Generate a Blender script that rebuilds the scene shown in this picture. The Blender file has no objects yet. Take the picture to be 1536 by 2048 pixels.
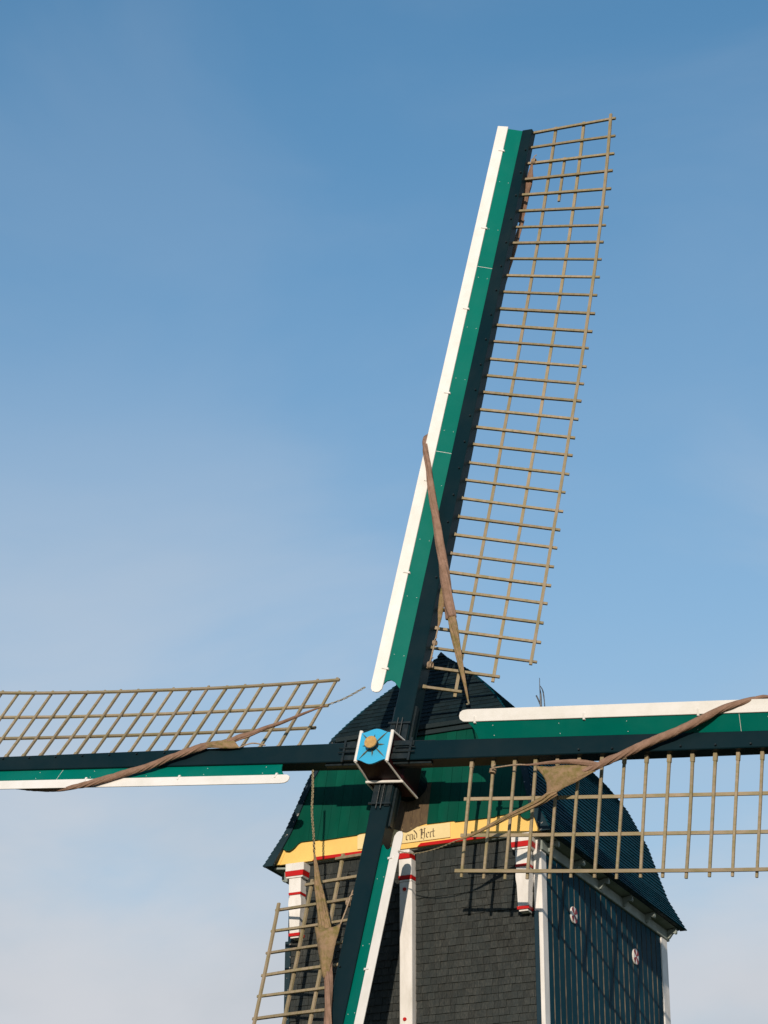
import bpy, bmesh, math, random
from mathutils import Vector, Matrix, noise

random.seed(7)
R = math.radians
scene = bpy.context.scene
col = scene.collection
Z0 = 13.4                      # height of the windshaft's front above the ground (mill frame: x right, y back, z up)

# ------------------------------------------------------------------ camera
PSI, TH, RO = 0.43335, 0.432595, 0.002423
cam_data = bpy.data.cameras.new('camera')
cam = bpy.data.objects.new('camera', cam_data)
col.objects.link(cam)
F = Vector((-math.sin(PSI) * math.cos(TH), math.cos(PSI) * math.cos(TH), math.sin(TH)))
Rv = Vector((math.cos(PSI), math.sin(PSI), 0))
Uv = Rv.cross(F)
r_ = math.cos(RO) * Rv + math.sin(RO) * Uv
u_ = -math.sin(RO) * Rv + math.cos(RO) * Uv
M = Matrix((r_, u_, -F)).transposed().to_4x4()
M.translation = Vector((14.4158, -30.9637, -11.7868 + Z0))
cam.matrix_world = M
cam_data.sensor_fit = 'VERTICAL'
cam_data.sensor_height = 36.0
cam_data.lens = 36.0 * 4734.74 / 2048.0
cam_data.clip_start = 0.1
cam_data.clip_end = 3000
scene.camera = cam

# ------------------------------------------------------------------ sky and sun
SUN_AZ, SUN_EL = R(-17.3), R(12.5)         # direction the light travels, in the ground plane from +Y
d = Vector((math.sin(SUN_AZ) * math.cos(SUN_EL), math.cos(SUN_AZ) * math.cos(SUN_EL), -math.sin(SUN_EL)))
world = bpy.data.worlds.new('World')
scene.world = world
world.use_nodes = True
wn, wl = world.node_tree.nodes, world.node_tree.links
for n in list(wn):
    wn.remove(n)
out = wn.new('ShaderNodeOutputWorld')
bg = wn.new('ShaderNodeBackground')
sky = wn.new('ShaderNodeTexSky')
sky.sky_type = 'NISHITA'
sky.sun_disc = False
sky.sun_elevation = SUN_EL
sky.sun_rotation = math.atan2(-d.x, -d.y)
sky.altitude = 0
sky.air_density = 1.0
sky.dust_density = 0.6
sky.ozone_density = 1.2
bg.inputs['Strength'].default_value = 0.1
tint = wn.new('ShaderNodeMix'); tint.data_type = 'RGBA'; tint.blend_type = 'MULTIPLY'
tint.inputs['Factor'].default_value = 1.0
tint.inputs['B'].default_value = (0.82, 1.45, 1.72, 1)     # clear, deep blue autumn air
tc = wn.new('ShaderNodeTexCoord')
sp = wn.new('ShaderNodeSeparateXYZ')
wl.new(tc.outputs['Generated'], sp.inputs[0])
el = wn.new('ShaderNodeFloatCurve')                         # a milky veil, thick near the horizon
cv = el.mapping.curves[0]
for x_, y_ in ((0.10, 0.96), (0.22, 0.86), (0.30, 0.71), (0.386, 0.44), (0.48, 0.20), (0.62, 0.02)):
    cv.points.new(x_, y_)
cv.points[0].location = (0.0, 1.0)
cv.points[-1].location = (1.0, 0.0)
el.mapping.update()
wl.new(sp.outputs['Z'], el.inputs['Value'])


def sky_noise(scale, stretch, loc, detail, rough, f0, f1, t0, t1, distort=0.0):
    mp = wn.new('ShaderNodeMapping')
    mp.inputs['Scale'].default_value = stretch
    mp.inputs['Location'].default_value = loc
    nz = wn.new('ShaderNodeTexNoise')
    nz.inputs['Scale'].default_value = scale
    nz.inputs['Detail'].default_value = detail
    nz.inputs['Roughness'].default_value = rough
    nz.inputs['Distortion'].default_value = distort
    nr = wn.new('ShaderNodeMapRange')
    nr.interpolation_type = 'SMOOTHSTEP'
    for k_, v_ in (('From Min', f0), ('From Max', f1), ('To Min', t0), ('To Max', t1)):
        nr.inputs[k_].default_value = v_
    wl.new(tc.outputs['Generated'], mp.inputs['Vector'])
    wl.new(mp.outputs['Vector'], nz.inputs['Vector'])
    wl.new(nz.outputs['Fac'], nr.inputs['Value'])
    return nr.outputs['Result']


veil = sky_noise(2.4, (1, 1, 3.0), (0.35, 0.2, 0.0), 6, 0.5, 0.3, 0.7, 0.66, 1.34)
CLOUD = (3.4, 1.8, 0.7)
wisp = sky_noise(3.4, (1, 1, 2.6), CLOUD, 7, 0.52, 0.40, 0.68, 0.0, 0.92, 0.6)
mul = wn.new('ShaderNodeMath'); mul.operation = 'MULTIPLY'; mul.use_clamp = True
mix = wn.new('ShaderNodeMix'); mix.data_type = 'RGBA'
mix.inputs['B'].default_value = (5.2, 5.65, 6.2, 1)
wl.new(veil, mul.inputs[0])
wl.new(el.outputs['Value'], mul.inputs[1])
wl.new(sky.outputs['Color'], tint.inputs['A'])
wl.new(tint.outputs['Result'], mix.inputs['A'])
wl.new(mul.outputs[0], mix.inputs['Factor'])
ec = wn.new('ShaderNodeMapRange')                           # the wisps thin out upwards
ec.interpolation_type = 'SMOOTHSTEP'
for k_, v_ in (('From Min', 0.16), ('From Max', 0.50), ('To Min', 1.0), ('To Max', 0.08)):
    ec.inputs[k_].default_value = v_
wl.new(sp.outputs['Z'], ec.inputs['Value'])
mw = wn.new('ShaderNodeMath'); mw.operation = 'MULTIPLY'; mw.use_clamp = True
wl.new(wisp, mw.inputs[0])
wl.new(ec.outputs['Result'], mw.inputs[1])
cl = wn.new('ShaderNodeMix'); cl.data_type = 'RGBA'
cl.inputs['B'].default_value = (6.3, 6.5, 6.95, 1)
wl.new(mix.outputs['Result'], cl.inputs['A'])
wl.new(mw.outputs[0], cl.inputs['Factor'])
wl.new(cl.outputs['Result'], bg.inputs['Color'])
wl.new(bg.outputs[0], out.inputs['Surface'])

sun_d = bpy.data.lights.new('sun', 'SUN')
sun_d.energy = 4.2
sun_d.angle = R(0.55)
sun_d.color = (1.0, 0.86, 0.70)
sun = bpy.data.objects.new('sun', sun_d)
sun.rotation_euler = d.to_track_quat('-Z', 'Y').to_euler()
sun.location = (0, 0, 40)
col.objects.link(sun)
scene.view_settings.view_transform = 'Standard'
scene.view_settings.look = 'None'
scene.view_settings.gamma = 1.0
scene.view_settings.exposure = 0.0
scene.view_settings.use_curve_mapping = False


# ------------------------------------------------------------------ materials
def mat(name, c1, c2=None, scale=6.0, stretch=(1, 1, 1), rough=0.6, bump=0.0, bscale=40.0, spec=0.5,
        metal=0.0, rnd=0.0, coat=0.0, spots=None, spot_scale=30.0, spot_at=0.7, lo=0.35, hi=0.65, detail=4, macro=0.0, mscale=1.3, mstretch=(1, 1, .35), dirt=None):
    m = bpy.data.materials.new(name)
    m.use_nodes = True
    nt = m.node_tree
    n, l = nt.nodes, nt.links
    bs = n['Principled BSDF']
    bs.inputs['Roughness'].default_value = rough
    bs.inputs['Metallic'].default_value = metal
    bs.inputs['Specular IOR Level'].default_value = spec
    bs.inputs['Coat Weight'].default_value = coat
    bs.inputs['Coat Roughness'].default_value = 0.15
    c2 = c2 or c1
    t = n.new('ShaderNodeTexCoord')
    mpn = n.new('ShaderNodeMapping')
    mpn.inputs['Scale'].default_value = stretch
    l.new(t.outputs['Object'], mpn.inputs['Vector'])
    oi = n.new('ShaderNodeObjectInfo')
    geo = n.new('ShaderNodeNewGeometry')
    add = n.new('ShaderNodeMath'); add.operation = 'ADD'
    fr = n.new('ShaderNodeMath'); fr.operation = 'FRACT'
    l.new(oi.outputs['Random'], add.inputs[0])
    l.new(geo.outputs['Random Per Island'], add.inputs[1])
    l.new(add.outputs[0], fr.inputs[0])
    off = n.new('ShaderNodeVectorMath'); off.operation = 'ADD'
    sc = n.new('ShaderNodeMath'); sc.operation = 'MULTIPLY'; sc.inputs[1].default_value = 37.0
    l.new(fr.outputs[0], sc.inputs[0])
    l.new(mpn.outputs[0], off.inputs[0])
    l.new(sc.outputs[0], off.inputs[1])
    ns = n.new('ShaderNodeTexNoise')
    ns.inputs['Scale'].default_value = scale
    ns.inputs['Detail'].default_value = detail
    ns.inputs['Roughness'].default_value = 0.6
    l.new(off.outputs[0], ns.inputs['Vector'])
    mr = n.new('ShaderNodeMapRange')
    mr.inputs['From Min'].default_value = lo
    mr.inputs['From Max'].default_value = hi
    l.new(ns.outputs['Fac'], mr.inputs['Value'])
    mx = n.new('ShaderNodeMix'); mx.data_type = 'RGBA'
    mx.inputs['A'].default_value = (*c1, 1)
    mx.inputs['B'].default_value = (*c2, 1)
    l.new(mr.outputs['Result'], mx.inputs['Factor'])
    cur = mx.outputs['Result']
    if spots:
        n2 = n.new('ShaderNodeTexNoise')
        n2.inputs['Scale'].default_value = spot_scale
        n2.inputs['Detail'].default_value = 3
        l.new(off.outputs[0], n2.inputs['Vector'])
        m2 = n.new('ShaderNodeMapRange')
        m2.inputs['From Min'].default_value = spot_at
        m2.inputs['From Max'].default_value = spot_at + 0.04
        l.new(n2.outputs['Fac'], m2.inputs['Value'])
        x2 = n.new('ShaderNodeMix'); x2.data_type = 'RGBA'
        l.new(m2.outputs['Result'], x2.inputs['Factor'])
        l.new(cur, x2.inputs['A'])
        x2.inputs['B'].default_value = (*spots, 1)
        cur = x2.outputs['Result']
    if rnd:
        hs = n.new('ShaderNodeHueSaturation')
        mm = n.new('ShaderNodeMapRange')
        mm.inputs['To Min'].default_value = 1 - rnd
        mm.inputs['To Max'].default_value = 1 + rnd
        l.new(fr.outputs[0], mm.inputs['Value'])
        l.new(mm.outputs['Result'], hs.inputs['Value'])
        l.new(cur, hs.inputs['Color'])
        cur = hs.outputs['Color']
    if macro:
        mpm = n.new('ShaderNodeMapping')
        mpm.inputs['Scale'].default_value = mstretch
        l.new(geo.outputs['Position'], mpm.inputs['Vector'])
        nm_ = n.new('ShaderNodeTexNoise')
        nm_.inputs['Scale'].default_value = mscale
        nm_.inputs['Detail'].default_value = 6
        nm_.inputs['Roughness'].default_value = 0.65
        l.new(mpm.outputs[0], nm_.inputs['Vector'])
        m3 = n.new('ShaderNodeMapRange')
        m3.inputs['From Min'].default_value = 0.42
        m3.inputs['From Max'].default_value = 0.72
        m3.inputs['To Max'].default_value = macro
        l.new(nm_.outputs['Fac'], m3.inputs['Value'])
        x3 = n.new('ShaderNodeMix'); x3.data_type = 'RGBA'
        l.new(m3.outputs['Result'], x3.inputs['Factor'])
        l.new(cur, x3.inputs['A'])
        x3.inputs['B'].default_value = (*(dirt or c2), 1)
        cur = x3.outputs['Result']
    l.new(cur, bs.inputs['Base Color'])
    rr = n.new('ShaderNodeMapRange')
    rr.inputs['To Min'].default_value = max(0.05, rough - 0.08)
    rr.inputs['To Max'].default_value = min(1, rough + 0.1)
    l.new(ns.outputs['Fac'], rr.inputs['Value'])
    l.new(rr.outputs['Result'], bs.inputs['Roughness'])
    if bump:
        nb = n.new('ShaderNodeTexNoise')
        nb.inputs['Scale'].default_value = bscale
        nb.inputs['Detail'].default_value = 4
        l.new(off.outputs[0], nb.inputs['Vector'])
        bp = n.new('ShaderNodeBump')
        bp.inputs['Strength'].default_value = bump
        bp.inputs['Distance'].default_value = 0.02
        l.new(nb.outputs['Fac'], bp.inputs['Height'])
        l.new(bp.outputs['Normal'], bs.inputs['Normal'])
    return m


MT = {
    'lattice': mat('weathered_lattice_wood', (0.30, 0.235, 0.165), (0.215, 0.18, 0.095), 3.0, (6, 6, 1.5), 0.75, 0.35, 30, 0.25, rnd=0.16, lo=0.38, hi=0.7, macro=.5, mscale=2.5, mstretch=(1, 1, 1), dirt=(0.20, 0.175, 0.075)),
    'stock': mat('dark_stock_paint', (0.0016, 0.013, 0.019), (0.003, 0.015, 0.021), 1.2, (1, 1, .4), 0.42, 0.05, 9, 0.10, spots=(0.16, 0.17, 0.17), spot_scale=22, spot_at=0.79, macro=.4, mscale=1.1, mstretch=(1, 1, 1), dirt=(0.016, 0.024, 0.027)),
    'green': mat('green_gloss_paint', (0.0, 0.122, 0.096), (0.0, 0.140, 0.108), 1.5, (1, 1, .5), 0.42, 0.04, 14, 0.06, rnd=0.06, spots=(0.35, 0.42, 0.38), spot_scale=26, spot_at=0.79, macro=.45, mscale=1.2, mstretch=(1, 1, 1), dirt=(0.012, 0.15, 0.12)),
    'gable_green': mat('green_board_paint', (0.0, 0.054, 0.034), (0.001, 0.068, 0.043), 2.5, (1, 1, .25), 0.45, 0.05, 30, 0.12, rnd=0.06, macro=.5, mscale=2.2, dirt=(0.006, 0.045, 0.034)),
    'white': mat('cream_white_paint', (0.72, 0.70, 0.68), (0.67, 0.65, 0.62), 2.0, (1, 1, .5), 0.5, 0.05, 20, 0.3, lo=.4, hi=.8, macro=.55, mscale=3.0, mstretch=(1, 1, 1), dirt=(0.58, 0.56, 0.50)),
    'post_white': mat('weathered_white_paint', (0.71, 0.69, 0.67), (0.62, 0.60, 0.57), 5.0, (1, 1, .4), 0.5, 0.06, 30, 0.3, lo=.45, hi=.85, macro=.8, mscale=4.5, mstretch=(1, 1, .3), dirt=(0.50, 0.48, 0.44)),
    'soffit': mat('pale_soffit_paint', (0.26, 0.30, 0.28), (0.20, 0.23, 0.21), 3.0, (1, 1, 1), 0.65, 0.05, 20, 0.2),
    'red': mat('red_band_paint', (0.47, 0.004, 0.004), (0.42, 0.005, 0.004), 6.0, (1, 1, 1), 0.45, 0.02, 20, 0.25, macro=.6, mscale=8, mstretch=(1, 1, 1), dirt=(0.36, 0.012, 0.010)),
    'sector': mat('faded_maroon_paint', (0.22, 0.012, 0.022), (0.17, 0.012, 0.02), 6.0, (1, 1, 1), 0.5, 0.02, 20, 0.2),
    'dark_red': mat('maroon_paint', (0.022, 0.003, 0.004), (0.016, 0.003, 0.004), 4.0, (1, 1, 1), 0.5, 0.02, 20, 0.15),
    'yellow': mat('yellow_board_paint', (0.80, 0.53, 0.155), (0.76, 0.49, 0.14), 2.0, (1, 1, 1), 0.5, 0.03, 25, 0.3, macro=.6, mscale=3.5, mstretch=(1, 1, .5), dirt=(0.66, 0.43, 0.13)),
    'plaque': mat('pale_plaque_paint', (0.72, 0.58, 0.30), (0.68, 0.54, 0.27), 5.0, (1, 1, 1), 0.5, 0.02, 25, 0.4),
    'letter': mat('brown_letter_paint', (0.05, 0.025, 0.012), None, 5.0, (1, 1, 1), 0.6),
    'blue': mat('sky_blue_paint', (0.035, 0.36, 0.62), (0.04, 0.34, 0.58), 4.0, (1, 1, 1), 0.45, 0.02, 20, 0.4),
    'brass': mat('weathered_gilding', (0.50, 0.31, 0.10), (0.40, 0.23, 0.07), 20, (1, 1, 1), 0.5, 0.1, 40, 0.5),
    'ray': mat('dark_gilded_iron', (0.16, 0.14, 0.07), (0.08, 0.08, 0.05), 20, (1, 1, 1), 0.5, 0.1, 40, 0.5, metal=0.4),
    'shingle': mat('grey_oak_shingle', (0.022, 0.026, 0.026), (0.084, 0.082, 0.071), 3.0, (40, 40, 1.2), 0.8, 0.4, 25, 0.2, rnd=0.26, lo=.42, hi=.86, macro=.7, mscale=2.6, mstretch=(1, 1, .6), dirt=(0.026, 0.035, 0.037)),
    'dark_shingle': mat('tarred_hip_shingle', (0.0045, 0.014, 0.018), (0.010, 0.020, 0.024), 3.0, (20, 20, 2), 0.6, 0.3, 25, 0.15, rnd=0.25, macro=.6, mscale=2.2, mstretch=(1, 1, 1), dirt=(0.016, 0.024, 0.026)),
    'roof_shingle': mat('blue_black_roof_shingle', (0.0015, 0.034, 0.054), (0.003, 0.042, 0.064), 3.0, (8, 8, 8), 0.6, 0.15, 25, 0.04, rnd=0.14, macro=.6, mscale=1.6, mstretch=(1, 1, 1), dirt=(0.004, 0.028, 0.036)),
    'backing': mat('dark_backing_boards', (0.004, 0.006, 0.007), None, 3.0, (1, 1, 1), 0.8, spec=0.1),
    'side': mat('petrol_blue_boards', (0.001, 0.038, 0.064), (0.002, 0.046, 0.072), 2.0, (3, 3, .3), 0.55, 0.05, 20, 0.02, rnd=0.10, macro=.6, mscale=1.8, mstretch=(1, 1, .3), dirt=(0.006, 0.036, 0.048)),
    'board_edge': mat('bare_board_edge', (0.15, 0.125, 0.095), (0.05, 0.05, 0.048), 8.0, (1, 1, .5), 0.8, 0.1, 30, 0.05, lo=.35, hi=.6),
    'trim': mat('navy_trim_flaking', (0.006, 0.022, 0.032), (0.010, 0.028, 0.038), 4.0, (1, 1, 1), 0.55, 0.2, 30, 0.25, spots=(0.35, 0.32, 0.30), spot_scale=14, spot_at=0.66),
    'navy': mat('navy_trim_paint', (0.003, 0.020, 0.034), (0.005, 0.024, 0.038), 4.0, (1, 1, 1), 0.5, 0.05, 30, 0.22),
    'brown': mat('bare_brown_planks', (0.11, 0.075, 0.04), (0.075, 0.05, 0.03), 3.0, (10, 10, 1), 0.7, 0.2, 25, 0.3, rnd=0.1),
    'cloth': mat('brown_sailcloth', (0.28, 0.175, 0.13), (0.20, 0.122, 0.085), 9.0, (1, 1, 1), 0.9, 0.4, 70, 0.1, rnd=0.05, macro=.7, mscale=5, mstretch=(1, 1, 1), dirt=(0.19, 0.122, 0.085)),
    'mossy': mat('mossy_sailcloth', (0.27, 0.18, 0.105), (0.16, 0.13, 0.045), 11.0, (1, 1, 1), 0.92, 0.5, 60, 0.1, lo=.40, hi=.64, macro=.6, mscale=4, mstretch=(1, 1, 1), dirt=(0.24, 0.16, 0.11)),
    'rope': mat('pale_hemp_rope', (0.36, 0.27, 0.19), (0.25, 0.18, 0.12), 30.0, (1, 1, 1), 0.9, 0.4, 80, 0.2),
    'chain': mat('rusty_chain', (0.34, 0.28, 0.17), (0.20, 0.16, 0.09), 30.0, (1, 1, 1), 0.55, 0.2, 60, 0.5, metal=0.2),
    'iron': mat('black_iron', (0.004, 0.010, 0.013), (0.012, 0.018, 0.020), 10.0, (1, 1, 1), 0.42, 0.15, 40, 0.35, spots=(0.2, 0.2, 0.19), spot_scale=30, spot_at=.8),
    'rod': mat('grey_finial_metal', (0.12, 0.13, 0.14), (0.05, 0.05, 0.06), 20, (1, 1, 1), 0.5, 0.1, 40, 0.5, metal=0.4),
    'oak': mat('old_trestle_oak', (0.16, 0.12, 0.08), (0.10, 0.075, 0.05), 3.0, (1, 1, 6), 0.8, 0.2, 20, 0.3),
    'brick': mat('red_brick', (0.28, 0.11, 0.07), (0.20, 0.08, 0.05), 8.0, (1, 1, 1), 0.85, 0.2, 30, 0.3),
    'grass': mat('mown_grass', (0.055, 0.075, 0.022), (0.09, 0.085, 0.035), 0.6, (1, 1, 1), 0.9, 0.5, 6, 0.2),
}


# ------------------------------------------------------------------ mesh helpers
class MB:
    def __init__(self):
        self.v, self.f = [], []

    def box(self, lo, hi):
        b = len(self.v)
        for z in (lo[2], hi[2]):
            for x, y in ((lo[0], lo[1]), (hi[0], lo[1]), (hi[0], hi[1]), (lo[0], hi[1])):
                self.v.append((x, y, z))
        self.f += [tuple(b + i for i in q) for q in ((3, 2, 1, 0), (4, 5, 6, 7), (0, 1, 5, 4), (1, 2, 6, 5), (2, 3, 7, 6), (3, 0, 4, 7))]
        return self

    def hexa(self, p):                       # eight corners: bottom ring then top ring, both counter-clockwise
        b = len(self.v)
        self.v += [tuple(q) for q in p]
        self.f += [tuple(b + i for i in q) for q in ((3, 2, 1, 0), (4, 5, 6, 7), (0, 1, 5, 4), (1, 2, 6, 5), (2, 3, 7, 6), (3, 0, 4, 7))]
        return self

    def prism(self, front, back):            # two matching loops
        b, n = len(self.v), len(front)
        self.v += [tuple(q) for q in front] + [tuple(q) for q in back]
        self.f.append(tuple(b + i for i in range(n)))
        self.f.append(tuple(b + n + i for i in reversed(range(n))))
        for i in range(n):
            j = (i + 1) % n
            self.f.append((b + j, b + i, b + n + i, b + n + j))
        return self

    def loft(self, rings, caps=True):
        b, n = len(self.v), len(rings[0])
        for r in rings:
            self.v += [tuple(q) for q in r]
        for k in range(len(rings) - 1):
            for i in range(n):
                j = (i + 1) % n
                self.f.append((b + k * n + i, b + k * n + j, b + (k + 1) * n + j, b + (k + 1) * n + i))
        if caps:
            self.f.append(tuple(b + i for i in reversed(range(n))))
            e = b + (len(rings) - 1) * n
            self.f.append(tuple(e + i for i in range(n)))
        return self

    def mesh(self, name, m, bevel=0.0, smooth=False):
        me = bpy.data.meshes.new(name)
        me.from_pydata([tuple(q) for q in self.v], [], self.f)
        bm = bmesh.new()
        bm.from_mesh(me)
        bmesh.ops.recalc_face_normals(bm, faces=bm.faces)
        if bevel:
            bmesh.ops.bevel(bm, geom=[e for e in bm.edges if e.calc_face_angle(0) > 0.6], offset=bevel, segments=1, affect='EDGES', profile=0.5)
        bm.to_mesh(me)
        bm.free()
        if smooth:
            for pl in me.polygons:
                pl.use_smooth = True
        for mm in (m if isinstance(m, (list, tuple)) else [m]):
            me.materials.append(mm)
        return me

    def build(self, name, m, parent=None, bevel=0.0, smooth=False):
        return link(name, self.mesh(name, m, bevel, smooth), parent)


def link(name, me, parent=None, loc=None, rot=None):
    o = bpy.data.objects.new(name, me)
    col.objects.link(o)
    if parent:
        o.parent = parent
    if loc:
        o.location = loc
    if rot:
        o.rotation_euler = rot
    return o


def empty(name, loc=(0, 0, 0), label=None, cat=None, group=None):
    o = bpy.data.objects.new(name, None)
    o.empty_display_size = 0.3
    o.location = loc
    col.objects.link(o)
    if label:
        o['label'] = label
        o['category'] = cat
    if group:
        o['group'] = group
    return o


def catmull(pts, n):
    out_ = []
    P = [Vector(q) for q in pts]
    P = [2 * P[0] - P[1]] + P + [2 * P[-1] - P[-2]]
    for i in range(1, len(P) - 2):
        for k in range(n):
            t = k / n
            out_.append(0.5 * ((2 * P[i]) + (-P[i - 1] + P[i + 1]) * t + (2 * P[i - 1] - 5 * P[i] + 4 * P[i + 1] - P[i + 2]) * t * t
                               + (-P[i - 1] + 3 * P[i] - 3 * P[i + 1] + P[i + 2]) * t ** 3))
    out_.append(P[-2])
    return out_


def sweep(mb, pts4, n=6, seg=12, lobes=0, lobe_amp=0.2, twist=8.0, flat=1.0, wob=0.0, seed=0):
    """Tube through (x, y, z, radius) points; lobed and twisted, it reads as rolled cloth."""
    q = catmull([Vector(t[:4]).to_4d() if False else Vector((t[0], t[1], t[2], t[3])) for t in pts4], n)
    rings, dist, prev = [], 0.0, None
    ref = Vector((0, 1, 0))
    for i, p in enumerate(q):
        pos = Vector(p[:3])
        a_ = Vector(q[max(0, i - 1)][:3]); b_ = Vector(q[min(len(q) - 1, i + 1)][:3])
        t = (b_ - a_).normalized()
        s1 = t.cross(ref)
        s1 = s1.normalized() if s1.length > 1e-4 else Vector((1, 0, 0))
        s2 = t.cross(s1).normalized()
        if prev is not None:
            dist += (pos - prev).length
        prev = pos
        rad = max(p[3], 0.004)
        ring = []
        for k in range(seg):
            th = 2 * math.pi * k / seg
            rr = rad
            if lobes:
                fa = th + twist / lobes * dist + 0.9 * noise.noise(Vector((dist * 1.7, seed * 5.3, 0.4)))
                kf = lobes * 0.17
                n1 = noise.noise(Vector((math.cos(fa) * kf, math.sin(fa) * kf, dist * .55 + seed * 9.7)))
                n2 = noise.noise(Vector((math.cos(fa) * 1.3, math.sin(fa) * 1.3, dist * .9 + seed * 3.1)))
                cr_ = 1 - abs(math.sin(lobes * fa / 2 + 1.5 * n2))
                rr *= 1 + lobe_amp * (0.75 - 2.2 * abs(n1)) - lobe_amp * 0.75 * cr_ ** 3 * (0.55 + 1.2 * max(0, n2 + .1))
                rr *= 0.86 * (1 + wob * 0.6 * noise.noise(Vector((dist * 2.1 + seed * 7.1, math.cos(th) * .7, math.sin(th) * .7))))
            ring.append(pos + s1 * math.cos(th) * rr + s2 * math.sin(th) * rr * flat)
        rings.append(ring)
    mb.loft(rings)
    return mb


def interp(x, xs, ys):
    if x <= xs[0]:
        return ys[0]
    for i in range(len(xs) - 1):
        if x <= xs[i + 1]:
            t = (x - xs[i]) / (xs[i + 1] - xs[i])
            return ys[i] + t * (ys[i + 1] - ys[i])
    return ys[-1]


# ------------------------------------------------------------------ ground
def ground():
    mb = MB()
    N, S = 48, 1500.0
    for j in range(N + 1):
        for i in range(N + 1):
            u, w = (i / N * 2 - 1), (j / N * 2 - 1)
            x, y = S * u * abs(u) ** 1.5, S * w * abs(w) ** 1.5
            mb.v.append((x, y + 4, 0.05 * noise.noise(Vector((x * .08, y * .08, 0))) if abs(x) < 60 and abs(y) < 60 else 0))
    for j in range(N):
        for i in range(N):
            b = j * (N + 1) + i
            mb.f.append((b, b + 1, b + N + 2, b + N + 1))
    o = mb.build('ground', MT['grass'], smooth=True)
    o['kind'] = 'structure'


ground()

# ------------------------------------------------------------------ windmill body
BASE = Vector((0, 4.2, 0))
OFF = Vector((0, -4.2, Z0))
mill = empty('windmill', BASE, 'dark shingled post mill body with curved roof, green front and yellow name board', 'windmill')


class BB(MB):
    """Builder whose points are given in the mill frame."""
    def mesh(self, name, m, bevel=0.0, smooth=False):
        self.v = [tuple(Vector(q) + OFF) for q in self.v]
        return super().mesh(name, m, bevel, smooth)


WALL_Y, WX, ZT, ZB = 1.24, 2.10, -1.22, -8.6
YR = 7.05                                           # rear wall
ROOF_Z = [-1.29, -0.74, -0.29, 0.19, 0.45, 0.88, 1.11, 1.36, 1.60, 1.94, 2.42]
ROOF_X = [2.40, 2.11, 1.97, 1.83, 1.71, 1.51, 1.36, 1.17, 0.96, 0.61, 0.0]


def hw(z):
    return interp(z, ROOF_Z, ROOF_X)


B1 = (1.6 - 1.0) / 2.24
B2 = (2.50 - 1.60) / 1.42


def front_y(z):                                     # the leaning green front, then the steeper half hip
    return 1.0 + B1 * (z + 1.24)


def hip_y(z):
    return 1.60 + B2 * (z - 1.0)


def rear_y(z):
    return 7.34 - 0.10 * (z + 1.27)


HIP_Z = 0.76

# core walls behind the cladding
fw = BB().box((-WX + .03, WALL_Y + .02, ZB), (WX - .03, WALL_Y + .12, ZT + .35)).build('front_wall', MT['backing'], mill)
BB().box((-WX, WALL_Y + .121, ZB), (-WX + .12, YR, ZT + .2)).build('side_wall', MT['navy'], mill)['label'] = 'far side wall, dark boards'
sw = BB().box((WX - .12, WALL_Y + .121, ZB), (WX - .01, YR - .121, ZT + .2)).build('side_wall', MT['backing'], mill)
BB().box((-WX + .121, YR - .12, ZB), (WX - .002, YR, ZT + .2)).build('rear_wall', MT['navy'], mill)
BB().box((-WX + .125, WALL_Y + .125, ZB + .01), (WX - .125, YR - .125, ZB + .2)).build('floor', MT['oak'], mill)


# wall shingles ------------------------------------------------------------
def shingle_mesh(w, h, t=0.026, lift=0.026):
    mb = MB()
    g = 0.002
    mb.hexa([(g, -lift - t, 0), (w - g, -lift - t, 0), (w - g, -lift, 0), (g, -lift, 0),
             (g, -t, h), (w - g, -t, h), (w - g, 0, h), (g, 0, h)])
    return mb


SH_W = [0.075, 0.085, 0.095, 0.105, 0.115, 0.125]
SH = [shingle_mesh(w, 0.20).mesh('shingle', MT['shingle']) for w in SH_W]
ROW = 0.112
cands = []
for (x0, x1) in ((-2.03, -0.135), (0.085, 2.02)):
    nrow = int((-1.30 - ZB) / ROW)
    for rI in range(nrow):
        z = -1.46 - rI * ROW
        x = x0
        while x < x1 - 0.02:
            wi = random.choice([1, 2, 2, 3, 3, 4, 5, 0])
            w = SH_W[wi]
            if x + w > x1:
                w = x1 - x
                wi = None
            cands.append((x, z + random.uniform(-.0025, .0025), w, wi, random.uniform(-.007, .006)))
            x += w
# the 300 nearest whole ones in view are objects of their own, the others one mass
vis = [c for c in cands if c[3] is not None and c[0] > 0.05 and c[1] > -4.10]
vis.sort(key=lambda c: c[1])
single = set(id(c) for c in vis[:300])
rest = BB()
for c in cands:
    x, z, w, wi, dy = c
    if id(c) in single:
        link('shingle', SH[wi], fw, Vector((x, WALL_Y + dy, z)) + OFF)
    else:
        s = shingle_mesh(w, 0.20)
        b = len(rest.v)
        rest.v += [(v[0] + x, v[1] + WALL_Y + dy, v[2] + z) for v in s.v]
        rest.f += [tuple(b + i for i in f) for f in s.f]
o = rest.build('shingle_cladding', MT['shingle'], fw)
o['kind'] = 'stuff'

# side wall boards ---------------------------------------------------------
NB = 22
y0s, pitch = 1.40, (6.76 - 1.40) / NB
for i in range(NB):
    ya, yb = y0s + i * pitch, y0s + (i + 1) * pitch - .028 + random.uniform(-.006, .006)
    if i == NB - 1:
        yb = y0s + NB * pitch
    xo = WX + .002
    j = random.uniform(-.003, .003)
    mb = BB()
    mb.hexa([(xo, ya, ZB), (xo + .030 + j, ya, ZB), (xo + .027 + j, yb, ZB), (xo, yb, ZB),
             (xo, ya, ZT - .1), (xo + .030 + j, ya, ZT - .1), (xo + .027 + j, yb, ZT - .1), (xo, yb, ZT - .1)])
    o = mb.build('board', [MT['side'], MT['board_edge']], sw)
    for pl in o.data.polygons:
        if pl.normal.y < -0.9:
            pl.material_index = 1


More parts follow.
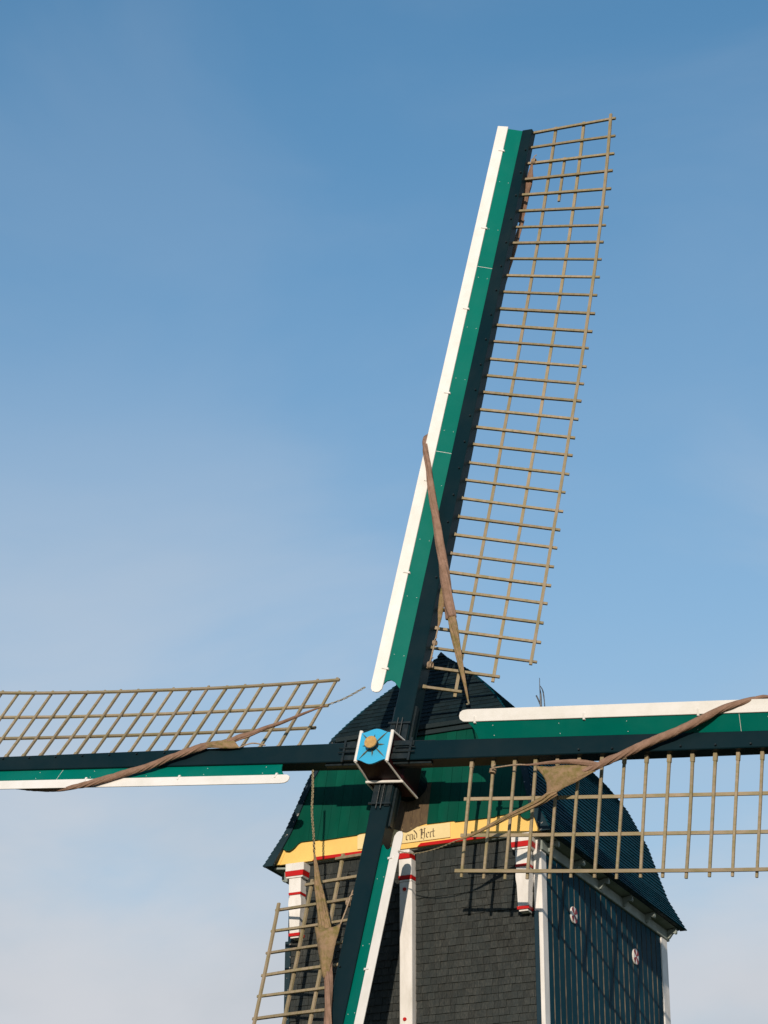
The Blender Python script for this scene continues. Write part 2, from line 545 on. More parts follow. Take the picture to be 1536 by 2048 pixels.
# roundels on the side wall
def roundel(y, z):
    mb = BB()
    n, r = 24, 0.130
    ring = lambda x, rr: [(x, y + rr * math.cos(2 * math.pi * k / n), z + rr * math.sin(2 * math.pi * k / n)) for k in range(n)]
    mb.prism(ring(WX + .066, r), ring(WX + .036, r))
    o = mb.build('roundel', MT['post_white'], sw, bevel=.004)
    for k in range(4):                                # four red sectors of a pinwheel
        a0 = k * math.pi / 2 + .35
        pts = [(0, 0)] + [(r * .985 * math.cos(a0 + t * .72 / 6), r * .985 * math.sin(a0 + t * .72 / 6)) for t in range(7)]
        m2 = BB().prism([(WX + .071, y + u, z + w) for u, w in pts], [(WX + .062, y + u, z + w) for u, w in pts])
        m2.v = [tuple(Vector(q) + OFF) for q in m2.v]
        me = MB.mesh(m2, 'sector', MT['red']) if False else None
        mm = MB(); mm.v = m2.v; mm.f = m2.f
        mm.build('sector', MT['sector'], o)


roundel(2.50, -2.18)
roundel(5.36, -2.17)

# corner posts and brackets ------------------------------------------------
BB().box((2.016, WALL_Y - .05, ZB), (2.145, y0s - .003, ZT - .1)).build('corner_post', MT['post_white'], mill, bevel=.006)
BB().box((1.99, YR - .285, ZB), (2.15, YR + .02, ZT - .1)).build('corner_post', MT['post_white'], mill, bevel=.008)
BB().box((2.022, WALL_Y - .085, ZB), (2.088, WALL_Y - .052, -2.43)).build('corner_board', MT['navy'], mill, bevel=.006)
BB().box((-2.13, WALL_Y - .06, ZB), (-2.035, WALL_Y + .119, -2.45)).build('corner_board', MT['trim'], mill, bevel=.006)
BB().box((-2.10, WALL_Y - .02, -2.449), (-2.035, WALL_Y + .119, ZT)).build('corner_board', MT['navy'], mill, bevel=.004)


def bracket(xl, xr, sgn):
    """Console under the name board: capital, neck, bulging shaft and foot, banded in red."""
    def part(nm, prof, m, y0, y1):
        # prof: (left, right, z) from the top down
        L = [(l, z) for l, r, z in prof] + [(r, z) for l, r, z in reversed(prof)]
        BB().prism([(x, y0, z) for x, z in L], [(x, y1, z) for x, z in L]).build(nm, m, br)
    cx, w = (xl + xr) / 2, (xr - xl)
    yb = WALL_Y - .02
    br = BB().box((cx - w * .5, .985, -1.395), (cx + w * .5, yb, -1.27)).build('bracket', MT['post_white'], mill, bevel=.006)
    part('red_band', [(cx - w * .49, cx + w * .49, -1.397), (cx - w * .47, cx + w * .47, -1.478)], MT['red'], .975, yb)
    part('moulding', [(cx - w * .46, cx + w * .46, -1.480), (cx - w * .42, cx + w * .42, -1.505)], MT['post_white'], .99, yb)
    n = w * .32
    part('neck', [(cx - n, cx + n, -1.507), (cx - n, cx + n, -1.735)], MT['post_white'], 1.01, yb)
    part('red_band', [(cx - n * 1.02, cx + n * 1.02, -1.737), (cx - n * .98, cx + n * .98, -1.775)], MT['red'], 1.0, yb)
    sh = []
    for k in range(25):
        t = k / 24
        z = -1.777 - t * .60
        bul = n * (0.92 + .16 * math.sin(min(1, t / .45) * math.pi) - (.14 * max(0, (t - .45) / .55)))
        if t < .06:
            bul = n * .92
        sh.append((cx - bul, cx + bul * (1 if sgn < 0 else .98), z))
    part('shaft', sh, MT['post_white'], 1.015, yb)
    part('red_band', [(cx - n * .92, cx + n * .92, -2.379), (cx - n * .88, cx + n * .88, -2.425)], MT['red'], 1.005, yb)
    part('foot', [(cx - n * .72, cx + n * .72, -2.427), (cx - n * .66, cx + n * .66, -2.452)], MT['post_white'], 1.03, yb)


bracket(-2.05, -1.73, -1)
bracket(1.745, 2.065, 1)

# the middle post: narrow, with two red bands near its head
mp_ = BB().box((-.135, 1.075, ZB), (.072, WALL_Y + .019, -1.765)).build('middle_post', MT['post_white'], mill, bevel=.012)
BB().box((-.142, 1.055, -1.735), (.076, WALL_Y + .018, -1.672)).build('red_band', MT['red'], mp_, bevel=.006)
BB().box((-.130, 1.07, -1.764), (.068, WALL_Y + .018, -1.737)).build('moulding', MT['post_white'], mp_)
BB().box((-.138, 1.06, -1.671), (.072, WALL_Y + .018, -1.412)).build('neck', MT['post_white'], mp_, bevel=.005)
BB().box((-.148, 1.04, -1.410), (.050, WALL_Y + .018, -1.322)).build('red_band', MT['red'], mp_, bevel=.006)
BB().box((-.145, 1.045, -1.320), (.048, WALL_Y + .018, -1.27)).build('capital', MT['post_white'], mp_, bevel=.005)
for z in (-1.885, -3.87, -5.85):
    mb = BB()
    ring = lambda y, r: [(-.045 + r * math.cos(k * math.pi / 6), y, z + r * math.sin(k * math.pi / 6)) for k in range(12)]
    mb.prism(ring(1.055, .026), ring(1.077, .030))
    mb.build('bolt_head', MT['red'], mp_)

# soffit beam over the front wall
BB().box((-2.12, 1.13, -1.262), (2.12, WALL_Y + .018, -1.10)).build('wind_beam', MT['soffit'], mill)

# yellow name board --------------------------------------------------------
YB = 1.075
yb_ = []
for x in [-2.27 + i * 4.47 / 40 for i in range(41)]:
    yb_.append(x)
pts = [(x, -1.245 - (.0 if abs(x) > 1.6 else 0.0)) for x in yb_]
loop = pts + [(2.10, -.86), (-2.10, -.86)]
yel = BB().prism([(x, YB, z) for x, z in loop], [(x, YB + .05, z) for x, z in loop]).build('name_board', MT['yellow'], mill)
for s in (-1, 1):                                       # raised yellow fillets at the ends
    q = [(s * 2.265, -1.243), (s * 2.19, -1.243), (s * 2.03, -.9), (s * 2.08, -.9)]
    BB().prism([(x, YB - .012, z) for x, z in q], [(x, YB + .002, z) for x, z in q]).build('end_fillet', MT['yellow'], yel, bevel=.003)
for xa, xb in ((-1.62, -.20), (.17, 1.40)):
    q = [(xa, -1.247), (xb, -1.247), (xb - .09, -1.195), (xa + .06, -1.195)]
    BB().prism([(x, YB - .018, z) for x, z in q], [(x, YB - .001, z) for x, z in q]).build('red_stripe', MT['red'], yel, bevel=.003)
pl_ = BB().box((-.84, YB - .022, -1.165), (.725, YB - .001, -.93)).build('name_plaque', MT['plaque'], yel, bevel=.003)

# broken-pen lettering
GLY = {
    'e': ([[(0, .85), (0, .2), (.25, 0), (.5, .18)], [(0, .82), (.28, 1), (.46, .78), (.06, .45)]], .64),
    'n': ([[(-.05, .9), (.08, 1), (.08, .08), (.2, 0)], [(.08, .82), (.40, 1), (.52, .86), (.52, .08), (.66, 0)]], .84),
    'd': ([[(-.05, 1.62), (.30, 1.25), (.54, .85), (.54, .2), (.28, 0), (.02, .16), (.02, .8), (.28, 1)]], .80),
    'H': ([[(-.22, 1.42), (.02, 1.74), (.30, 1.55)], [(.08, 1.66), (.08, .12), (-.14, -.02)], [(-.14, -.02), (.08, .10), (.32, -.02)],
           [(.26, 1.50), (.26, .55)], [(.08, .86), (.40, 1.02), (.66, .92)], [(.46, 1.55), (.70, 1.78), (.86, 1.62)], [(.70, 1.62), (.70, .16), (.50, -.28)]], 1.08),
    'r': ([[(-.05, .9), (.08, 1), (.08, .06), (.2, 0)], [(.08, .84), (.28, 1), (.42, .88)]], .54),
    't': ([[(.1, 1.5), (.1, .18), (.28, 0), (.42, .12)], [(-.10, 1.02), (.42, 1.02)]], .5),
    ' ': ([], .5),
}


def lettering(text, x_right, z, h):
    width = sum(GLY[c][1] for c in text) * h
    x = x_right - width
    nib = Vector((.075, .055)) * h
    for ch in text:
        strokes, adv = GLY[ch]
        if strokes:
            mb = BB()
            for st in strokes:
                for k in range(len(st) - 1):
                    a_, b_ = Vector(st[k]) * h, Vector(st[k + 1]) * h
                    q = [a_ - nib, a_ + nib, b_ + nib, b_ - nib]
                    y = YB - .0245 - .0002 * k
                    mb.prism([(x + v.x, y, z + v.y) for v in q], [(x + v.x, y + .0018, z + v.y) for v in q])
            mb.build('letter', MT['letter'], pl_)
        x += adv * h


lettering('end Hert', .48, -1.125, .088)


# green front boards -------------------------------------------------------
def valance(x):
    ax = abs(x)
    return interp(ax, [0, .79, .791, 1.48, 1.481, 1.81, 1.87, 1.93, 2.0, 2.07, 2.12, 2.18, 2.24, 2.4],
                  [-.905, -.915, -.935, -.945, -.93, -.925, -.955, -1.02, -1.055, -1.045, -1.00, -.94, -.90, -.88])


gf = BB()
zz = [-.9 + i * .15 for i in range(12)]
for a_, b_ in zip(zz[:-1], zz[1:]):
    ya, yb = front_y(a_) + .07, front_y(b_) + .07
    xa, xb = hw(a_) - .08, hw(b_) - .08
    gf.hexa([(-xa, ya, a_), (xa, ya, a_), (xa, ya + .06, a_), (-xa, ya + .06, a_), (-xb, yb, b_), (xb, yb, b_), (xb, yb + .06, b_), (-xb, yb + .06, b_)])
gfo = gf.build('front_gable', MT['backing'], mill)
edges_x = [-2.2 + i * 4.4 / 26 for i in range(27)]
for i in range(26):
    xa, xb = edges_x[i] + .0018, edges_x[i + 1] - .0018
    mid = (xa + xb) / 2
    nseg = 6
    xs = [xa + (xb - xa) * k / nseg for k in range(nseg + 1)]
    op = abs(mid) < .36
    bot, top = [], []
    for x in xs:
        zt = HIP_Z
        if hw(HIP_Z) - .05 < abs(x):
            zt = max(z for z in [-.9 + k * .02 for k in range(90)] if hw(z) - .05 >= abs(x) or z < -.89)
        zb = valance(x) if not op else -.18
        top.append((x, min(zt, HIP_Z)))
        bot.append((x, min(zb, zt - .01)))
    lp = bot + top[::-1]
    dy = random.uniform(-.003, .003)
    f_ = lambda x, z, o: (x, front_y(z) - .04 + dy + o, z + .0)
    BB().prism([f_(x, z, 0) for x, z in lp], [f_(x, z, .045) for x, z in lp]).build('plank', MT['gable_green'], gfo)
# bare planks round the shaft neck
for i in range(5):
    xa, xb = -.36 + i * .144 + .002, -.36 + (i + 1) * .144 - .002
    xs = [xa + (xb - xa) * k / 4 for k in range(5)]
    vb = lambda x: interp(abs(x), [0, .05, .14, .22, .30, .36], [-1.0, -.99, -.95, -.915, -.90, -.895])
    lp = [(x, vb(x)) for x in xs] + [(x, -.16) for x in xs[::-1]]
    BB().prism([(x, front_y(z) - .03, z) for x, z in lp], [(x, front_y(z) + .02, z) for x, z in lp]).build('bare_plank', MT['brown'], gfo)

# half hip over the front: body, drip boards and shingle courses
hip = BB()
hz = [HIP_Z + .02 + i * (2.36 - HIP_Z - .02) / 14 for i in range(15)]
rings = []
for z in hz:
    w = max(hw(z) - .06, .03)
    rings.append([(-w, hip_y(z) + .02, z), (w, hip_y(z) + .02, z), (w, hip_y(z) + .12, z), (-w, hip_y(z) + .12, z)])
hip.loft(rings)
hipo = hip.build('half_hip', MT['backing'], mill)
for k, (z, o, xw) in enumerate(((HIP_Z + .06, -.055, 1.40), (HIP_Z - .02, -.01, 1.36), (HIP_Z - .09, .03, .42))):
    yy = hip_y(HIP_Z) + o
    BB().box((-xw if k < 2 else -1.3, yy, z - .05), (xw, yy + .13, z + .03)).build('drip_board', MT['dark_shingle'], hipo, bevel=.006)
hs = BB()
z = HIP_Z + .05
row = 0
while z < 2.40:
    w = hw(z) - .015
    x = -w
    while x < w - .02:
        sw_ = min(random.uniform(.09, .16), w - x)
        t = random.uniform(-.003, .003)
        zt = min(z + .14, 2.43)
        wl_, wr_ = x, x + sw_
        lim = hw(zt)
        ul, ur = max(-lim, min(wl_, lim)), max(-lim, min(wr_, lim))
        hs.hexa([(wl_ + .001, hip_y(z) - .026 + t, z), (wr_ - .001, hip_y(z) - .026 + t, z), (wr_ - .001, hip_y(z) - .010 + t, z), (wl_ + .001, hip_y(z) - .010 + t, z),
                 (ul + .001, hip_y(zt) - .008, zt), (ur - .001, hip_y(zt) - .008, zt), (ur - .001, hip_y(zt) + .008, zt), (ul + .001, hip_y(zt) + .008, zt)])
        x += sw_
    z += .085
    row += 1
o = hs.build('hip_shingles', MT['dark_shingle'], hipo)
o['kind'] = 'stuff'

# barge strips along the front edges of the roof
for s in (-1, 1):
    mb = BB()
    rings = []
    for k in range(26):
        z = -1.295 + k * (HIP_Z + .12 + 1.295) / 25
        x1 = hw(z) + .005
        x0 = x1 - interp(z, [-1.275, -.8, -.2, .8], [.165, .12, .10, .10])
        y = front_y(z) - .075
        rings.append([(s * x0, y, z), (s * x1, y, z), (s * x1, y + .06, z), (s * x0, y + .06, z)])
    mb.loft(rings)
    mb.build('barge_board', MT['trim'], mill)

# roof: shell and courses of small shingles ---------------------------------
roof = BB()
prof = []
zs_ = [-1.29 + i * (2.42 + 1.29) / 30 for i in range(31)]


def fy(z):
    return (front_y(z) - .05) if z < HIP_Z + .1 else hip_y(z) - .0


front, rear = [], []
outer = [(hw(z), z) for z in zs_]
inner = [(max(hw(z) - .09, 0.0), z - .03 if z > 0 else z) for z in zs_]
for s in (-1, 1):
    for k in range(30):
        (x0, z0), (x1, z1) = outer[k], outer[k + 1]
        (i0, w0), (i1, w1) = inner[k], inner[k + 1]
        roof.hexa([(s * i0, fy(z0) + .02, w0), (s * x0, fy(z0) + .02, z0), (s * x0, rear_y(z0), z0), (s * i0, rear_y(z0), w0),
                   (s * i1, fy(z1) + .02, w1), (s * x1, fy(z1) + .02, z1), (s * x1, rear_y(z1), z1), (s * i1, rear_y(z1), w1)])
roofo = roof.build('roof', MT['navy'], mill)
arc = [(-1.27, 2.36, 0.0)]
zf = [-1.29 + i * (2.42 + 1.29) / 300 for i in range(301)]
S = [0.0]
for k in range(1, 301):
    S.append(S[-1] + math.hypot(hw(zf[k]) - hw(zf[k - 1]), zf[k] - zf[k - 1]))
rs = BB()
s_ = -0.0
while s_ < S[-1] - .02:
    za = interp(s_, S, zf)
    zb = interp(min(s_ + .125, S[-1]), S, zf)
    xa, xb = hw(za), hw(zb)
    nx, nzv = (zb - za), (xa - xb)
    L = math.hypot(nx, nzv)
    nx, nzv = nx / L, nzv / L
    for sg in (1, -1):
        ya0, ya1 = fy(za) - .01, rear_y(za) + .03
        y = ya0
        while y < ya1 - .01:
            w = random.uniform(.25, .6) if sg > 0 else .9
            ye = min(y + w, ya1)
            if ya1 - ye < .05:
                ye = ya1
            yq0 = max(y, fy(zb) - .01)
            yq1 = max(min(ye, rear_y(zb) + .03), yq0)
            t = random.uniform(-.002, .002)
            o1, o2, o3 = .028 + t, .002, .003
            rs.hexa([(sg * (xa + nx * o2), y, za + nzv * o2), (sg * (xa + nx * o1), y, za + nzv * o1), (sg * (xa + nx * o1), ye - .002, za + nzv * o1), (sg * (xa + nx * o2), ye - .002, za + nzv * o2),
                     (sg * (xb - nx * .004), yq0, zb - nzv * .004), (sg * (xb + nx * o3), yq0, zb + nzv * o3), (sg * (xb + nx * o3), yq1, zb + nzv * o3), (sg * (xb - nx * .004), yq1, zb - nzv * .004)])
            y = ye
    s_ += .078
o = rs.build('roof_shingles', MT['roof_shingle'], roofo)
o['kind'] = 'stuff'
BB().prism([(-.07, 2.44, 2.40), (.07, 2.44, 2.40), (0, 2.44, 2.475)], [(-.07, rear_y(2.4) + .04, 2.40), (.07, rear_y(2.4) + .04, 2.40), (0, rear_y(2.4) + .04, 2.475)]).build('ridge_cap', MT['navy'], roofo)
# rear gable
rg = BB()
lp = [(-x + .1, z) for x, z in outer[:-1]] + [(x - .1, z) for x, z in outer[:-1][::-1]]
lp = [q for q in lp]
rg.prism([(x, rear_y(z) - .12, z) for x, z in lp], [(x, rear_y(z) - .04, z) for x, z in lp])
rg.build('rear_gable', MT['navy'], mill)

# eaves: fascia beam, soffit and modillions
for s in (-1, 1):
    fb = BB().box((min(s * 2.105, s * 2.17), 1.18, -1.50), (max(s * 2.105, s * 2.17), 7.16, -1.33)).build('eaves_beam', MT['soffit'], mill, bevel=.01)
    BB().prism([(s * 2.0, 1.10, -1.33), (s * 2.33, 1.10, -1.295), (s * 2.33, 1.10, -1.265), (s * 2.0, 1.10, -1.30)],
               [(s * 2.0, 7.15, -1.33), (s * 2.33, 7.15, -1.295), (s * 2.33, 7.15, -1.265), (s * 2.0, 7.15, -1.30)]).build('soffit_board', MT['soffit'], mill)
    BB().box((min(s * 2.300, s * 2.332), 1.0, -1.296), (max(s * 2.300, s * 2.332), 7.2, -1.272)).build('drip_edge', MT['navy'], mill)
    for y in (1.46, 2.56, 3.68, 4.80, 5.92, 7.06):
        prf = [(2.171, -1.34), (2.171, -1.47), (2.20, -1.475), (2.235, -1.43), (2.262, -1.395), (2.285, -1.39), (2.30, -1.405), (2.322, -1.405), (2.335, -1.385), (2.335, -1.335), (2.32, -1.31)]
        BB().prism([(s * x, y - .035, z) for x, z in prf], [(s * x, y + .035, z) for x, z in prf]).build('modillion', MT['soffit'], fb)

# finial at the rear end of the ridge
fin = MB()
zz0 = 2.46
sweep(fin, [(0, 7.0, zz0, .022), (0, 7.0, zz0 + .6, .022), (0, 7.0, zz0 + .8, .018), (-.012, 7.0, zz0 + .95, .009), (-.012, 7.0, zz0 + 1.13, .006)], 3, 8)
sweep(fin, [(.085, 7.0, zz0 + .1, .008), (.075, 7.0, zz0 + .55, .009), (.05, 7.0, zz0 + .85, .012), (.0, 7.0, zz0 + .97, .006)], 3, 6)
sweep(fin, [(0, 7.0, zz0 + .58, .012), (-.05, 7.0, zz0 + .72, .014), (-.085, 7.0, zz0 + .80, .014)], 3, 6)
fin.v = [tuple(Vector(q) + OFF) for q in fin.v]
fin.build('finial', MT['rod'], mill, smooth=True)

# trestle, below the picture: post, cross trees, quarter bars, brick piers
tr = MB()
tr.box((-.36, -.36, 1.0), (.36, .36, Z0 + ZB + .05))
tr.build('main_post', MT['oak'], mill, bevel=.05)
for k in range(2):
    mb = MB()
    ax = Vector((math.cos(R(45 + 90 * k)), math.sin(R(45 + 90 * k)), 0))
    sd = Vector((-ax.y, ax.x, 0)) * .2
    zb = .9 + .02 + k * .36
    mb.hexa([-ax * 3.2 - sd + Vector((0, 0, zb)), ax * 3.2 - sd + Vector((0, 0, zb)), ax * 3.2 + sd + Vector((0, 0, zb)), -ax * 3.2 + sd + Vector((0, 0, zb)),
             -ax * 3.2 - sd + Vector((0, 0, zb + .34)), ax * 3.2 - sd + Vector((0, 0, zb + .34)), ax * 3.2 + sd + Vector((0, 0, zb + .34)), -ax * 3.2 + sd + Vector((0, 0, zb + .34))])
    mb.build('cross_tree', MT['oak'], mill, bevel=.02)
    for s in (-1, 1):
        p0, p1 = ax * 2.9 * s + Vector((0, 0, zb + .33)), ax * .3 * s + Vector((0, 0, Z0 + ZB - 1.0))
        mb = MB()
        t_ = (p1 - p0).normalized()
        n2 = t_.cross(sd.normalized()) * .16
        mb.hexa([p0 - sd * .8 - n2, p0 + sd * .8 - n2, p0 + sd * .8 + n2, p0 - sd * .8 + n2, p1 - sd * .8 - n2, p1 + sd * .8 - n2, p1 + sd * .8 + n2, p1 - sd * .8 + n2])
        mb.build('quarter_bar', MT['oak'], mill, bevel=.02)
        c0 = ax * 2.9 * s
        MB().box((c0.x - .45, c0.y - .45, -.1), (c0.x + .45, c0.y + .45, zb - .002)).build('brick_pier', MT['brick'], mill, bevel=.01)

# ------------------------------------------------------------------ the sails
TILT, PHI, GAP = 0.16474, 0.120656, 0.46508
a_v = Vector((0, -math.cos(TILT), math.sin(TILT)))
u_v = Vector((0, math.sin(TILT), math.cos(TILT)))
x_v = Vector((1, 0, 0))
e_v = u_v * math.cos(PHI) + x_v * math.sin(PHI)
c_v = x_v * math.cos(PHI) - u_v * math.sin(PHI)
SAILM = Matrix((c_v, -a_v, e_v)).transposed().to_4x4()
SAILM.translation = Vector((0, 0, Z0))

cross = empty('sail_cross', (0, 0, 0), 'four-armed windmill sail cross with green and white leading boards and wooden lattices', 'windmill sails')
cross.matrix_world = SAILM
DEP, W0 = 0.1159, 1.8178
BAR_T = 0.043
ARMS = {
    'up': dict(rot=0, y=GAP, s0=1.4281, ds=.35, W=W0, w=0.0, n=33, stag=True, off=(.027, .0155), label='upper sail, reaching high into the sky'),
    'right': dict(rot=90, y=0.0, s0=1.5427, ds=.34516, W=W0 + .0213, w=-.1873, n=33, stag=False, off=(.015, -.002), q=42, label='right sail, lattice hanging below its dark beam'),
    'down': dict(rot=180, y=GAP, s0=1.4281, ds=.35, W=W0 + .0413, w=-.0853, n=33, stag=True, off=(.027, .0155), label='lower sail, crossing in front of the shingled wall'),
    'left': dict(rot=270, y=0.0, s0=1.5427, ds=.34516, W=W0 + .0791, w=.0716, n=33, stag=False, off=(-.015, -.002), label='left sail, lattice standing above its dark beam'),
}


def twist(s, dw):
    if dw > .05:                                         # the left sail is set a little differently towards its tip
        dw += .009 * max(0, min(s, 9) - 5)
    return 0.31777 + 0.0318 * s - 0.003426 * s * s - 0.0001008 * s ** 3 + dw


def bar_mesh(L, seed=0):
    rg_ = random.Random(seed)
    t, h = BAR_T / 2 * rg_.uniform(.90, 1.08), BAR_T / 2 * rg_.uniform(.90, 1.10)
    b1, b2, ex = rg_.uniform(-.010, .010), rg_.uniform(-.008, .008), rg_.uniform(-.012, .012)
    mb = MB()
    rings = []
    for x, k in ((.0, 1.35), (.26, 1.35), (.262, 1.02), (L * .4, 1.0), (L * .6, 1.0), (L * .8, .97), (L + ex, .95)):
        u = math.sin(math.pi * min(1, x / L))
        y, z = b2 * u, b1 * u
        rings.append([(x, y - t * k, z - h * k), (x, y + t * k, z - h * k), (x, y + t * k, z + h * k), (x, y - t * k, z + h * k)])
    mb.loft(rings)
    return mb.mesh('lattice_bar', MT['lattice'], bevel=.004)


TIP = 12.63
for nm, A in ARMS.items():
    o0, o1 = A['off']
    ctr = lambda s: o0 + o1 * s
    hwid = lambda s: .163 - .0053 * s
    # the beam of the arm (half a stock) carries everything else
    mb = MB()
    rings = []
    zs2 = [.1, 1.0, 2, 4, 6, 8, 10, TIP]
    for s in zs2:
        h, dpt, ch, c0 = hwid(s), .31 - .011 * s, .012, ctr(s)
        rings.append([(c0 - h + ch, 0, s), (c0 + h - ch, 0, s), (c0 + h, ch, s), (c0 + h, dpt - ch, s), (c0 + h - ch, dpt, s), (c0 - h + ch, dpt, s), (c0 - h, dpt - ch, s), (c0 - h, ch, s)])
    mb.loft(rings)
    sail = mb.build('sail', MT['stock'], cross)
    sail.rotation_euler = (0, R(A['rot']), 0)
    sail.location = (0, A['y'], 0)
    sail['label'] = A['label']
    # lattice bars
    full = [bar_mesh(A['W'] + .10, A['rot'] + k) for k in range(7)]
    fr = [.725 / W0, 1.27 / W0, 1.0]
    for k in range(A['n']):
        s = A['s0'] + k * A['ds']
        me = random.choice(full)
        if A['stag'] and k == 0:
            me = bar_mesh(A['W'] * fr[0] + .10)
        elif A['stag'] and k == 1:
            me = bar_mesh(A['W'] * fr[1] + .10)
        link('lattice_bar', me, sail, (0.0, DEP, s + random.uniform(-.009, .009)), (0, random.uniform(-.006, .006), twist(s, A['w']) + random.uniform(-.006, .006)))
    # long laths crossing the bars
    for j, f_ in enumerate(fr):
        sa = A['s0'] - .09 + ((2 - j if False else j) * A['ds'] if A['stag'] else 0)
        sb = A['s0'] + (A['n'] - 1) * A['ds'] + .07
        rings = []
        N = 34
        side = -1 if j == 2 else 1
        for k in range(N + 1):
            s = sa + (sb - sa) * k / N
            w = twist(s, A['w'])
            X = A['W'] * f_ + .006 * noise.noise(Vector((s * .7, j * 3.1, A['rot'])))
            cen = Vector((X * math.cos(w), DEP + X * math.sin(w), s)) + Vector((-math.sin(w), math.cos(w), 0)) * side * (BAR_T * .5 + .017)
            ux, uy = Vector((math.cos(w), math.sin(w), 0)) * .025, Vector((-math.sin(w), math.cos(w), 0)) * .0165
            rings.append([cen - ux - uy, cen + ux - uy, cen + ux + uy, cen - ux + uy])
        mb = MB().loft(rings)
        mb.build('lattice_lath', MT['lattice'], sail)
    if nm == 'up':                                       # a short spare lath between the outer bars
        s1, s2 = A['s0'] + 27.55 * .35, A['s0'] + 30.2 * .35
        rings = []
        for s in (s1, s2):
            w = twist(s, 0)
            X = .03 + .95
            cen = Vector((X * math.cos(w), DEP + X * math.sin(w) + .04, s))
            rings.append([cen + Vector((-.022, -.015, 0)), cen + Vector((.022, -.015, 0)), cen + Vector((.022, .015, 0)), cen + Vector((-.022, .015, 0))])
        MB().loft(rings).build('short_lath', MT['lattice'], sail)
    # leading boards: green planks, then the cream edge board
    q = R(A.get('q', 26))

    qw = R(18)

    def bp(u, s, lift=0.0):                              # u outward from the stock's front edge; the edge board lies flatter
        X0 = ctr(s) - hwid(s)
        g, w = min(u, .285), max(u - .285, 0)
        return Vector((X0 - g * math.cos(q) - w * math.cos(qw), .05 - g * math.sin(q) - w * math.sin(qw) - lift, s))
    U1, U2 = .285, .46
    joints = [1.36, 5.72, 9.55, TIP + .02]
    for k in range(3):
        sa, sb = joints[k] + .004, joints[k + 1] - .004
        if k == 0:
            lo = [(.0, 1.35), (.02, 1.33), (.06, 1.37), (.12, 1.43), (.18, 1.45), (.24, 1.42), (U1, 1.35)] if A['stag'] else [(.0, 1.64), (.06, 1.63), (.14, 1.60), (.2, 1.56), (.25, 1.52), (U1, 1.50)]
        else:
            lo = [(0, sa), (U1, sa)]
        lp = lo + [(U1, sb), (0, sb)]
        # break long edges so that the taper of the stock is followed
        n_ = 6
        hi_ = [(U1, lo[-1][1] + (sb - lo[-1][1]) * t / n_) for t in range(1, n_ + 1)] + [(0, sb + (lo[0][1] - sb) * t / n_) for t in range(0, n_)]
        lp = lo + hi_
        MB().prism([bp(u, s, .010) for u, s in lp], [bp(u, s, -.012) for u, s in lp]).build('green_board', MT['green'], sail)
        if k:
            MB().prism([bp(u, s, .0085) for u, s in ((.0, sa - .007), (U1, sa - .007), (U1, sa - .001), (.0, sa - .001))],
                       [bp(u, s, -.008) for u, s in ((.0, sa - .007), (U1, sa - .007), (U1, sa - .001), (.0, sa - .001))]).build('board_joint', MT['white'], sail)
    ro = -.07 if A['stag'] else .10
    rnd_ = [(u, v + ro) for u, v in ((U1 - .012, 1.42), (U1 - .008, 1.33), (U1 + .03, 1.275), (U1 + .08, 1.262), (U2 - .04, 1.275), (U2 - .01, 1.32), (U2, 1.40))]
    n_ = 10
    lp = rnd_ + [(U2, 1.40 + ro + (TIP + .05 - 1.40 - ro) * t / n_) for t in range(1, n_ + 1)] + [(U1 - .012, TIP + .05 + (1.42 + ro - TIP - .05) * t / n_) for t in range(0, n_)]
    MB().prism([bp(u, s, .034) for u, s in lp], [bp(u, s, .0125) for u, s in lp]).build('leading_board', MT['white'], sail, bevel=.003)
    s = 1.62
    while s < TIP:
        lp = [(U1 - .045, s - .018), (U1 - .045, s + .018), (U1 + .06, s + .012), (U1 + .06, s - .012)]
        MB().prism([bp(u, t, .052) for u, t in lp], [bp(u, t, .0125) for u, t in lp]).build('board_clip', MT['white'], sail, bevel=.004)
        s += 1.75
    # pairs of pale nail heads on the green boards
    s = 1.9
    while s < TIP - .2:
        for u in (.06, .215):
            c_ = bp(u, s, .0095)
            mb = MB()
            mb.prism([c_ + Vector((.0055 * math.cos(k * math.pi / 3), -.004, .0055 * math.sin(k * math.pi / 3))) for k in range(6)],
                     [c_ + Vector((.0055 * math.cos(k * math.pi / 3), .003, .0055 * math.sin(k * math.pi / 3))) for k in range(6)])
            mb.build('nail_head', MT['white'], sail)
        s += 1.06
    # stud bolts on the beam
    s = 3.3
    while s < TIP - .2:
        c0, h = ctr(s), hwid(s)
        mb = MB()
        ring = lambda y, r: [(c0 + h * .62 + r * math.cos(k * math.pi / 4), y, s + r * math.sin(k * math.pi / 4)) for k in range(8)]
        mb.prism(ring(-.035, .014), ring(.004, .017))
        mb.build('stud_bolt', MT['iron'], sail)
        s += .52
    # wedges, clamp plate and clamp rods next to the hub
    c0, h = ctr(.5), hwid(.5)
    sA, sB = (.335, .60) if not A['stag'] else (.40, .72)
    for j, (xa, xb, yp) in enumerate(((-.155, -.07, .030), (-.045, .035, .022), (.06, .155, .034))):
        MB().box((c0 + xa, -yp, sA - .12), (c0 + xb, .003, sB - .03 * j)).build('wedge', MT['iron'], sail, bevel=.005)
    MB().box((c0 - h - .03, -.055, sB - .055), (c0 + h + .03, -.036, sB - .02)).build('clamp_bar', MT['iron'], sail, bevel=.004)
    for xx in (c0 - .03, c0 + .045):
        sweep_mb = MB()
        sweep(sweep_mb, [(xx, -.052, sA - .02, .011), (xx, -.052, sB + .05, .011)], 2, 8)
        sweep_mb.build('clamp_rod', MT['iron'], sail)
    for s_side in (-1, 1):
        MB().box((c0 + s_side * h - .0, .06, sA - .1), (c0 + s_side * (h + .035), .15, sB + .30)).build('side_plate', MT['iron'], sail, bevel=.005)

